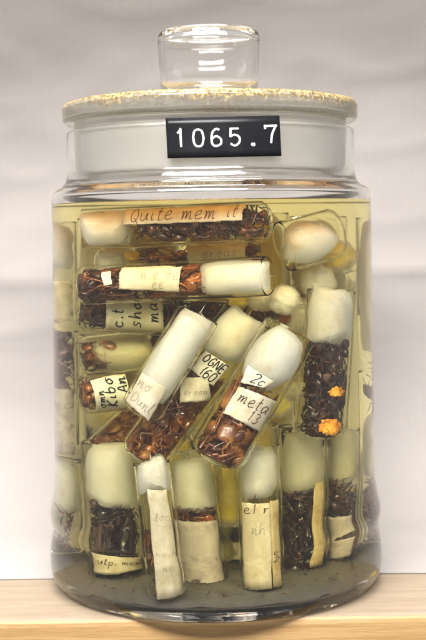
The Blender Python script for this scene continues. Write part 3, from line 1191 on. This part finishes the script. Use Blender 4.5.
# --- the slanting vials against the front glass
build_vial('V3', (291, 330), (212, 464), 58, -.60,
           'slanting vial with the square slip reading meta, its round plug at upper right',
           plug=(.02, .42, 'cotton', 1),
           papers=[(((238, 387), (276, 404), (258, 434), (222, 413)), 'paper_soft', [('meta', .12, .48, 12, 1.0, 'brown_ink'), ('13', .55, .88, 10, .9, 'brown_ink')]),
                   (((247, 366), (273, 384), (262, 390), (240, 383)), 'paper_white', [('2c', .32, .85, 13, 1.4, 'ink')])],
           ants=[(.50, .98, 12, .27, 'ant_red', 'red brown ant in the slanting vial with the meta slip')],
           debris=[(.46, .97, 110, .15, 'ant_red', 'tangle of red brown ant legs in the slanting vial with the meta slip'),
                   (.46, .97, 60, .26, 'ant_amber', 'long amber ant legs in the slanting vial with the meta slip')])
build_vial('V2', (248, 316), (138, 462), 50, -.56,
           'slanting vial of shiny amber ants with a folded white slip near its middle',
           plug=(0, .28, 'cotton_cream', 0),
           papers=[(((207, 348), (229, 366), (212, 386), (192, 366)), 'paper_white', [('OGNE', .08, .42, 9, 1.3, 'ink'), ('(60', .30, .92, 9, 1.2, 'ink')]),
                   (((182, 374), (208, 376), (210, 401), (180, 400)), 'paper_soft', [('eroon', .10, .70, 6, .7, 'pencil')])],
           ants=[(.42, .99, 12, .28, 'ant_red', 'shiny amber ant in the slanting vial with the folded slip'),
                 (.60, .99, 4, .26, 'ant_amber', 'shiny amber ant in the slanting vial with the folded slip')],
           debris=[(.40, .97, 110, .15, 'ant_red', 'tangle of red brown ant legs in the slanting vial with the folded slip'),
                   (.44, .97, 70, .26, 'ant_amber', 'long amber ant legs in the slanting vial with the folded slip')])
build_vial('V1', (199, 314), (137, 416), 44, -.52,
           'slanting vial almost filled by a long cream plug, a pencilled slip at its lower end',
           plug=(0, .80, 'cotton', 0),
           papers=[(((139, 369), (167, 388), (148, 420), (122, 398)), 'paper_soft', [('no 4', .12, .40, 11, .8, 'pencil'), ('Dunl', .15, .85, 10, .8, 'pencil')])])
build_vial('V4', (334, 290), (321, 440), 53, -.50,
           'upright vial at the right holding dark ants and two bright orange lumps',
           plug=(0, .38, 'cotton_cream', 0),
           ants=[(.40, .99, 14, .29, 'ant_brown', 'dark brown ant in the upright vial with the orange lumps')],
           debris=[(.38, .98, 150, .14, 'ant_dark', 'dark mass of ant legs in the upright vial with the orange lumps')])
V4 = PLACED[-1]
# --- lying across the top
build_vial('T1', (82, 229), (271, 221), 42, -.55,
           'topmost lying vial, brown inked strip above a dark row of ants',
           plug=(0, .27, 'cotton_cream', 0),
           papers=[(q4(130, 209, 248, 225, -5), 'paper_soft', [('Quite mem', .05, .80, 14, .8, 'brown_ink'), ('it', .86, .8, 12, .8, 'brown_ink')])],
           ants=[(.34, .98, 12, .17, 'ant_brown', 'small dark ant in the vial lying across the top of the pile')],
           debris=[(.32, .98, 240, .10, 'ant_brown', 'dark band of ant remains in the vial lying across the top'),
                   (.03, .30, 8, .06, 'ant_red', 'few brown ant scraps on the cream plug of the top vial')])
# --- lower row standing on the floor of the jar
build_vial('A', (109, 442), (116, 592), 58, -.44,
           'standing vial at lower left, blackish ants above a slip reading ulp mem',
           plug=(.03, .46, 'cotton', .2),
           papers=[(((90, 553), (142, 551), (143, 574), (92, 578)), 'paper_cream', [('ulp. mem', .05, .66, 8.6, .8, 'brown_ink')])],
           ants=[(.48, .98, 12, .26, 'ant_dark', 'blackish ant in the standing vial with the ulp mem slip')],
           debris=[(.46, .98, 190, .14, 'ant_dark', 'blackish mass of ant legs in the standing vial with the ulp mem slip')])
build_vial('C', (151, 462), (168, 599), 38, -.56,
           'narrow standing vial with a tall blank yellowed paper, left of the mauve grey slip',
           plug=(0, .22, 'cotton_cream', 0),
           papers=[(((146, 488), (166, 488), (183, 592), (157, 596)), 'paper_cream', [('loc', .2, .3, 8, .5, 'pencil'), ('no e', .1, .6, 7, .5, 'pencil'), ('ne', .3, .78, 7, .5, 'pencil')])],
           ants=[(.55, .98, 3, .2, 'ant_red', 'reddish ant beside the tall blank paper in the narrow standing vial')],
           debris=[(.5, .97, 40, .14, 'ant_red', 'few reddish ant legs beside the tall blank paper')])
build_vial('D', (189, 452), (206, 600), 48, -.58,
           'standing vial in the lower middle, thin arc of ants above a mauve grey slip',
           plug=(.05, .44, 'cotton', .2),
           papers=[(((178, 526), (219, 524), (226, 592), (184, 596)), 'paper_grey', [('as n', .25, .45, 12, .8, 'pencil')])],
           ants=[(.44, .52, 3, .22, 'ant_red', 'brown ant between the white plug and mauve grey slip'),
                 (.55, .70, 2, .2, 'ant_plum', 'plum grey ant pressed behind the mauve grey slip')],
           debris=[(.43, .52, 50, .14, 'ant_red', 'thin arc of ant legs between white plug and mauve grey slip')])
build_vial('F', (258, 445), (263, 594), 44, -.60,
           'standing vial with a tall beige slip, a curved ant leg lying over it',
           plug=(.04, .36, 'cotton', 0),
           papers=[(((242, 502), (271, 502), (273, 588), (244, 590)), 'paper_cream', [('e1 r', .05, .14, 11, .9, 'brown_ink'), ('nh', .3, .4, 11, .7, 'pencil')]),
                   (((271, 500), (281, 500), (283, 588), (274, 588)), 'paper_tan', [('c', .1, .56, 9, 1, 'ink'), ('21', .1, .70, 9, 1, 'ink')])],
           debris=[(.33, .55, 5, .2, 'ant_red', 'curved brown ant leg lying over the tall beige slip')])
build_vial('G', (303, 425), (304, 590), 50, -.50,
           'standing vial full of near black ants, a narrow printed strip at its right edge',
           plug=(.05, .43, 'cotton', .3),
           papers=[(((317, 482), (327, 482), (325, 574), (313, 574)), 'paper_tan', [('iliiltil', .95, .98, 9, .8, 'ink')])],
           ants=[(.44, .98, 14, .26, 'ant_dark', 'near black ant in the standing vial with the narrow printed strip')],
           debris=[(.43, .98, 190, .14, 'ant_brown', 'near black mass of ant legs beside the narrow printed strip')])
build_vial('H', (344, 430), (343, 580), 34, -.36,
           'rightmost standing vial, dark ants above a torn mauve slip',
           plug=(0, .34, 'cotton_cream', 0),
           papers=[(((331, 525), (355, 524), (354, 565), (333, 566)), 'paper_grey', [])],
           ants=[(.36, .98, 9, .22, 'ant_brown', 'dark ant in the rightmost standing vial above the torn mauve slip')],
           debris=[(.36, .98, 120, .13, 'ant_dark', 'dark ant legs in the rightmost standing vial')])
# --- lying on the left
build_vial('M1', (268, 276), (75, 286), 40, -.50,
           'vial lying across the pile, white plug at right, pencilled slip between brown ants',
           plug=(0, .33, 'cotton', 0),
           papers=[(((127, 264), (187, 266), (185, 291), (126, 288)), 'paper_soft', [('n e oe', .35, .5, 10, .7, 'pencil'), ('ee', .55, .9, 9, .7, 'pencil')]),
                   (((107, 271), (117, 270), (119, 283), (110, 285)), 'paper_white', [])],
           ants=[(.36, .52, 5, .22, 'ant_red', 'red brown ant between the white plug and the pencilled slip'),
                 (.70, .99, 8, .24, 'ant_brown', 'dark brown ant left of the pencilled slip in the lying vial')],
           debris=[(.34, .99, 200, .13, 'ant_red', 'tangle of brown ant legs in the lying vial with the pencilled slip')])
build_vial('M2', (228, 319), (76, 311), 40, -.50,
           'vial lying under the pencilled slip, its own slip lettered sideways in black',
           papers=[(((107, 331), (107, 296), (163, 294), (166, 331)), 'paper_white', [('shon', .10, .62, 12, 1.3, 'ink'), ('c.t', .1, .30, 12, 1.3, 'ink'), ('mas', .25, .92, 12, 1.2, 'ink')])],
           ants=[(.02, .40, 8, .22, 'ant_brown', 'dark ant right of the slip lettered sideways'),
                 (.82, .99, 3, .22, 'ant_brown', 'dark ant left of the slip lettered sideways')],
           debris=[(.02, .99, 190, .14, 'ant_brown', 'dark ant legs round the slip lettered sideways')])
build_vial('M3', (200, 343), (78, 357), 40, -.45,
           'lying vial behind the cream plug, its wad crumpled and stained, left side',
           plug=(.38, .88, 'cotton_cream', 0),
           ants=[(.86, .99, 2, .2, 'ant_amber', 'amber ant at the left end of the crumpled wad')],
           debris=[(.80, .99, 30, .14, 'ant_red', 'few ant legs at the left end of the crumpled wad'), (.0, .36, 40, .14, 'ant_red', 'ant legs to the right of the crumpled wad')])
build_vial('M4', (182, 384), (77, 395), 41, -.45,
           'lying vial at the left, its slip lettered in bold black ink',
           papers=[(((97, 410), (91, 379), (128, 372), (133, 408)), 'paper_white', [('Kibo', .10, .62, 11, 1.4, 'ink'), ('omn', .08, .28, 8, 1.1, 'ink'), ('An', .5, .96, 10, 1.4, 'ink')])],
           ants=[(.85, .99, 4, .2, 'ant_amber', 'amber ant at the left end of the boldly lettered slip')],
           debris=[(.80, .99, 40, .12, 'ant_red', 'few ant legs left of the boldly lettered slip')])
build_vial('M5', (160, 398), (99, 458), 40, -.40,
           'short slanting vial of curled amber ants at the left, below the boldly lettered slip',
           ants=[(.25, .99, 9, .26, 'ant_amber', 'curled amber ant in the short slanting vial at the left')],
           debris=[(.2, .99, 90, .22, 'ant_amber', 'amber ant legs in the short slanting vial at the left')])
# --- at the side walls
build_vial('S1', (66, 222), (66, 326), 24, 0, 'upright vial at the left wall of the jar, topmost there, with a pale plug',
           pos=((-.59, .02, .06), (-.59, .02, -.43), .105), plug=(.02, .45, 'cotton_grey', 0),
           papers=[(((50, 282), (82, 282), (82, 322), (50, 322)), 'paper_cream', [])])
build_vial('S2', (66, 332), (66, 458), 24, 0, 'upright vial at the left wall of the jar, plum grey ants above a grey slip',
           pos=((-.59, .02, -.46), (-.59, .02, -1.06), .105),
           papers=[(((50, 390), (82, 390), (82, 455), (50, 455)), 'paper_grey', [('ouna', .05, .3, 9, .7, 'pencil'), ('tuo n', .05, .6, 9, .7, 'pencil'), ('nuae', .05, .9, 9, .7, 'pencil')])],
           ants=[(.02, .45, 8, .24, 'ant_plum', 'plum grey ant in the vial against the left wall of the jar')],
           debris=[(.0, .48, 120, .14, 'ant_plum', 'plum grey ant legs in the vial against the left wall')])
build_vial('S3', (66, 462), (66, 575), 24, 0, 'lowest upright vial at the left wall of the jar, white plug, brown scraps below',
           pos=((-.585, .02, -1.08), (-.585, .02, -1.57), .105), plug=(.0, .62, 'cotton_grey', 0),
           debris=[(.55, .98, 40, .14, 'ant_red', 'brown scraps in the lowest vial at the left wall')])
build_vial('S4', (364, 225), (364, 370), 24, 0, 'upright vial at the right wall of the jar, stuffed with pale wool to the bottom',
           pos=((.60, .12, .06), (.60, .12, -.66), .10), plug=(.02, .92, 'cotton_grey', 0))
build_vial('S5', (364, 380), (364, 575), 24, 0, 'upright vial at the right wall of the jar, grey plum ants between two wads',
           pos=((.60, .12, -.68), (.60, .12, -1.57), .10), plug=(.25, .60, 'cotton_grey', 0),
           ants=[(.02, .24, 4, .22, 'ant_plum', 'plum grey ant above the wad in the vial at the right wall'),
                 (.62, .98, 7, .22, 'ant_plum', 'plum grey ant under the wad in the vial at the right wall')],
           debris=[(.62, .98, 90, .14, 'ant_plum', 'plum grey ant legs under the wad at the right wall')])
# --- second layer
build_vial('E', (227, 462), (229, 588), 30, -.30, 'narrow vial standing behind and between the white plugs of the lower row',
           plug=(0, .60, 'cotton_yellow', 0))
build_vial('T2', (262, 250), (94, 264), 27, -.40, 'lying vial of clear yellow alcohol directly under the topmost lying one, tan slip inside',
           papers=[(((188, 246), (246, 242), (246, 260), (188, 264)), 'paper_cream', [('eroas', .25, .75, 10, .8, 'pencil')])],
           plug=(.80, .98, 'cotton_cream', .3),
           debris=[(.02, .78, 60, .16, 'ant_red', 'scattered ant legs in the clear vial under the topmost one')])
build_vial('U1', (284, 247), (345, 230), 52, -.45, 'lying vial at upper right, round pale wad glowing through yellow alcohol',
           plug=(.02, .74, 'cotton', .9))
cotton_ball(318, 281, 21, -.5, 'cotton', 'large white wool ball under the round wad at upper right')
cotton_ball(284, 300, 19, -.3, 'cotton_cream', 'cream wool ball above the round plug of the meta vial')
build_vial('U2', (278, 290), (350, 272), 50, -.4, 'second lying vial from the top at upper right, pale wad near its mouth',
           plug=(.30, .92, 'cotton', .9))
build_vial('U3', (318, 316), (276, 324), 34, -.1, 'third lying vial from the top at upper right, mostly behind the upright vial',
           plug=(.1, .75, 'cotton_cream', .6),
           debris=[(.75, .95, 8, .14, 'ant_red', 'few ant legs in the third lying vial at upper right')])
build_vial('N1', (276, 286), (205, 330), 44, -.10, 'vial behind the diagonal ones, only its yellow wad showing above them',
           plug=(0, .8, 'cotton_yellow', .6))
build_vial('N2', (258, 425), (262, 462), 40, -.10, 'short vial behind the meta slip, square cream wad showing below it',
           plug=(0, .9, 'cotton_yellow', 0))
build_vial('N3', (170, 455), (172, 590), 40, -.05, 'standing vial behind the tall blank paper, yellow wad showing above',
           plug=(0, .6, 'cotton_yellow', 0))
for args in (
        (262, 300, 17, -.3, 'cotton_cream', 'loose wool ball right of the white plug of the pencilled lying vial'),
        (338, 256, 22, -.1, 'cotton_yellow', 'yellowed wool ball at the right wall beside the upper right vial'),
        (306, 310, 18, -.2, 'cotton_cream', 'wool ball between the meta vial and the vial with orange lumps'),
        (278, 405, 17, -.3, 'cotton_yellow', 'yellowed wool ball in the gap right of the meta slip'),
        (296, 392, 15, -.1, 'cotton_cream', 'wool ball left of the vial with the orange lumps'),
        (228, 476, 17, -.3, 'cotton_cream', 'wool ball above the narrow vial in the lower middle'),
        (146, 440, 15, -.3, 'cotton', 'wool ball under the lowest end of the amber ant vial'),
        (180, 446, 14, -.3, 'cotton_yellow', 'yellowed wool ball between the lower ends of the two ant vials'),
        (232, 404, 13, -.1, 'cotton_yellow', 'yellowed wool ball between the folded slip vial and the meta vial'),
        (236, 300, 17, -.2, 'cotton_yellow', 'yellowed wool ball above the folded slip vial'),
        (215, 258, 13, .0, 'cotton_yellow', 'yellowed wool ball behind the tan slip under the topmost vial'),
        (130, 258, 13, .0, 'cotton_yellow', 'yellowed wool ball left of the tan slip under the topmost vial')):
    cotton_ball(*args)


# --- the back of the jar
BACK = [(102, 218, 320, .10), (155, 213, 322, .10), (208, 213, 325, .10), (264, 213, 325, .10), (318, 216, 322, .10),
        (108, 335, 452, .10), (160, 335, 455, .10), (215, 335, 455, .10), (270, 335, 455, .10), (322, 335, 450, .10),
        (105, 462, 572, .10), (158, 466, 574, .10), (213, 464, 574, .10), (268, 464, 574, .10), (322, 462, 572, .10)]
BM = ('cotton_cream', 'cotton_cream', 'cotton_yellow', 'cotton_yellow', 'cotton_yellow', 'cotton_cream', 'cotton_cream', 'cotton_yellow', 'cotton_yellow', 'cotton_cream', 'cotton_grey', 'cotton', 'cotton', 'cotton_cream', 'cotton_grey')
for k, (x, ya, yb, y0) in enumerate(BACK):
    tier = ('top', 'middle', 'bottom')[k // 5]
    colm = ('far left', 'left', 'middle', 'right', 'far right')[k % 5]
    jit = random.Random(k)
    build_vial('B%d' % k, (x + jit.uniform(-5, 5), ya), (x + jit.uniform(-5, 5), yb), 56, y0,
               'vial at the back of the jar, %s tier, %s one of its five' % (tier, colm),
               plug=(.02, jit.uniform(.8, .92), BM[k], .5),
               debris=[(.85, .98, 40, .16, 'ant_brown', 'ant remains at the back of the jar, %s tier, %s vial' % (tier, colm))],
               group='vials standing at the back of the jar')


def orange_lump(px, py, rx, ry, key, label):
    c, a = V4.map(px, py, V4.ri * .90)
    c = c + V4.q
    rng = random.Random(key)
    verts, faces = [], []
    sc = V4.r / 29.0
    out = (c - (V4.q + V4.A * (c - V4.q).dot(V4.A))).normalized()
    side = V4.A.cross(out)
    nu, nv = 36, 24
    for j in range(nv + 1):
        th = PI * j / nv
        for i in range(nu):
            ph = 2 * PI * i / nu
            d = Vector((math.sin(th) * math.cos(ph), math.cos(th), math.sin(th) * math.sin(ph)))
            k = 1 + .55 * (noise.noise(d * 2.6 + Vector((key, 0, 0)))) + .28 * noise.noise(d * 7 + Vector((0, key, 0))) 
            p = d * k
            w_ = c + side * p.x * rx * sc + V4.A * p.y * ry * sc + out * p.z * 5 * sc
            rel = w_ - V4.q
            ra = rel - V4.A * rel.dot(V4.A)
            if ra.length > V4.ri * .985:
                ra = ra.normalized() * V4.ri * .985
            verts.append(V4.A * rel.dot(V4.A) + ra + V4.q - c)
    for j in range(nv):
        for i in range(nu):
            k = (i + 1) % nu
            faces.append((j * nu + i, j * nu + k, (j + 1) * nu + k, (j + 1) * nu + i))
    o = link('orange_lump', verts, faces, M['orange'])
    o.location = c
    tag(o, label, 'orange lump')


orange_lump(340, 391.5, 9.5, 5, 3.3, 'small bright orange lump among dark ants, the upper of the two')
orange_lump(334, 425.5, 13, 8, 8.1, 'large bright orange lump at the bottom of the dark ant vial')
#VIALS_END
print('ants', ANT_N[0])

# ------------------------------------------------------------------ lights, world, camera
def area(name, loc, target, size, power, color=(1, 1, 1), size_y=None, spread=180):
    l = bpy.data.lights.new(name, 'AREA')
    l.energy = power
    l.color = color
    l.size = size
    l.spread = math.radians(spread)
    if size_y:
        l.shape = 'RECTANGLE'; l.size_y = size_y
    o = bpy.data.objects.new(name, l)
    o.location = loc
    d = Vector(target) - Vector(loc)
    o.rotation_euler = d.to_track_quat('-Z', 'Y').to_euler()
    COL.objects.link(o)
    return o


area('softbox_top', (-.2, .5, 6.0), (0, .1, -.8), 4.0, 380, (1, .97, .93), spread=110)
area('softbox_front', (-.8, -7.0, 5.8), (0, 0, -1.2), 9.0, 1240, (1, .98, .955), size_y=2.6, spread=80)

w = bpy.data.worlds.new('World')
SC.world = w
w.use_nodes = True
bg = w.node_tree.nodes['Background']
bg.inputs[0].default_value = (1, .975, .95, 1)
bg.inputs[1].default_value = .5

cam = bpy.data.cameras.new('camera')
co = bpy.data.objects.new('camera', cam)
COL.objects.link(co)
cam.sensor_fit = 'AUTO'
cam.sensor_width = 36
cam.lens = 36 * F_PX / 640
cam.shift_x = (213 - PPX) / 640
cam.shift_y = -(320 - PPY) / 640
cam.clip_start = .1
cam.clip_end = 200
co.matrix_world = Matrix.Translation((0, -D, 0)) @ Matrix.Rotation(PI / 2, 4, 'X') @ Matrix.Rotation(-ROLL, 4, 'Z')
cam.dof.use_dof = True
cam.dof.focus_distance = 5.68
cam.dof.aperture_fstop = 1.4
SC.camera = co

SC.view_settings.view_transform = 'Standard'
SC.view_settings.look = 'None'
SC.view_settings.gamma = 1
SC.view_settings.exposure = .25
c = SC.cycles
c.use_denoising = True
c.max_bounces = 36
c.transmission_bounces = 28
c.transparent_max_bounces = 24
c.glossy_bounces = 24
c.diffuse_bounces = 10
c.volume_bounces = 5
c.caustics_refractive = True
c.caustics_reflective = False
c.blur_glossy = 1.0
c.sample_clamp_indirect = 30
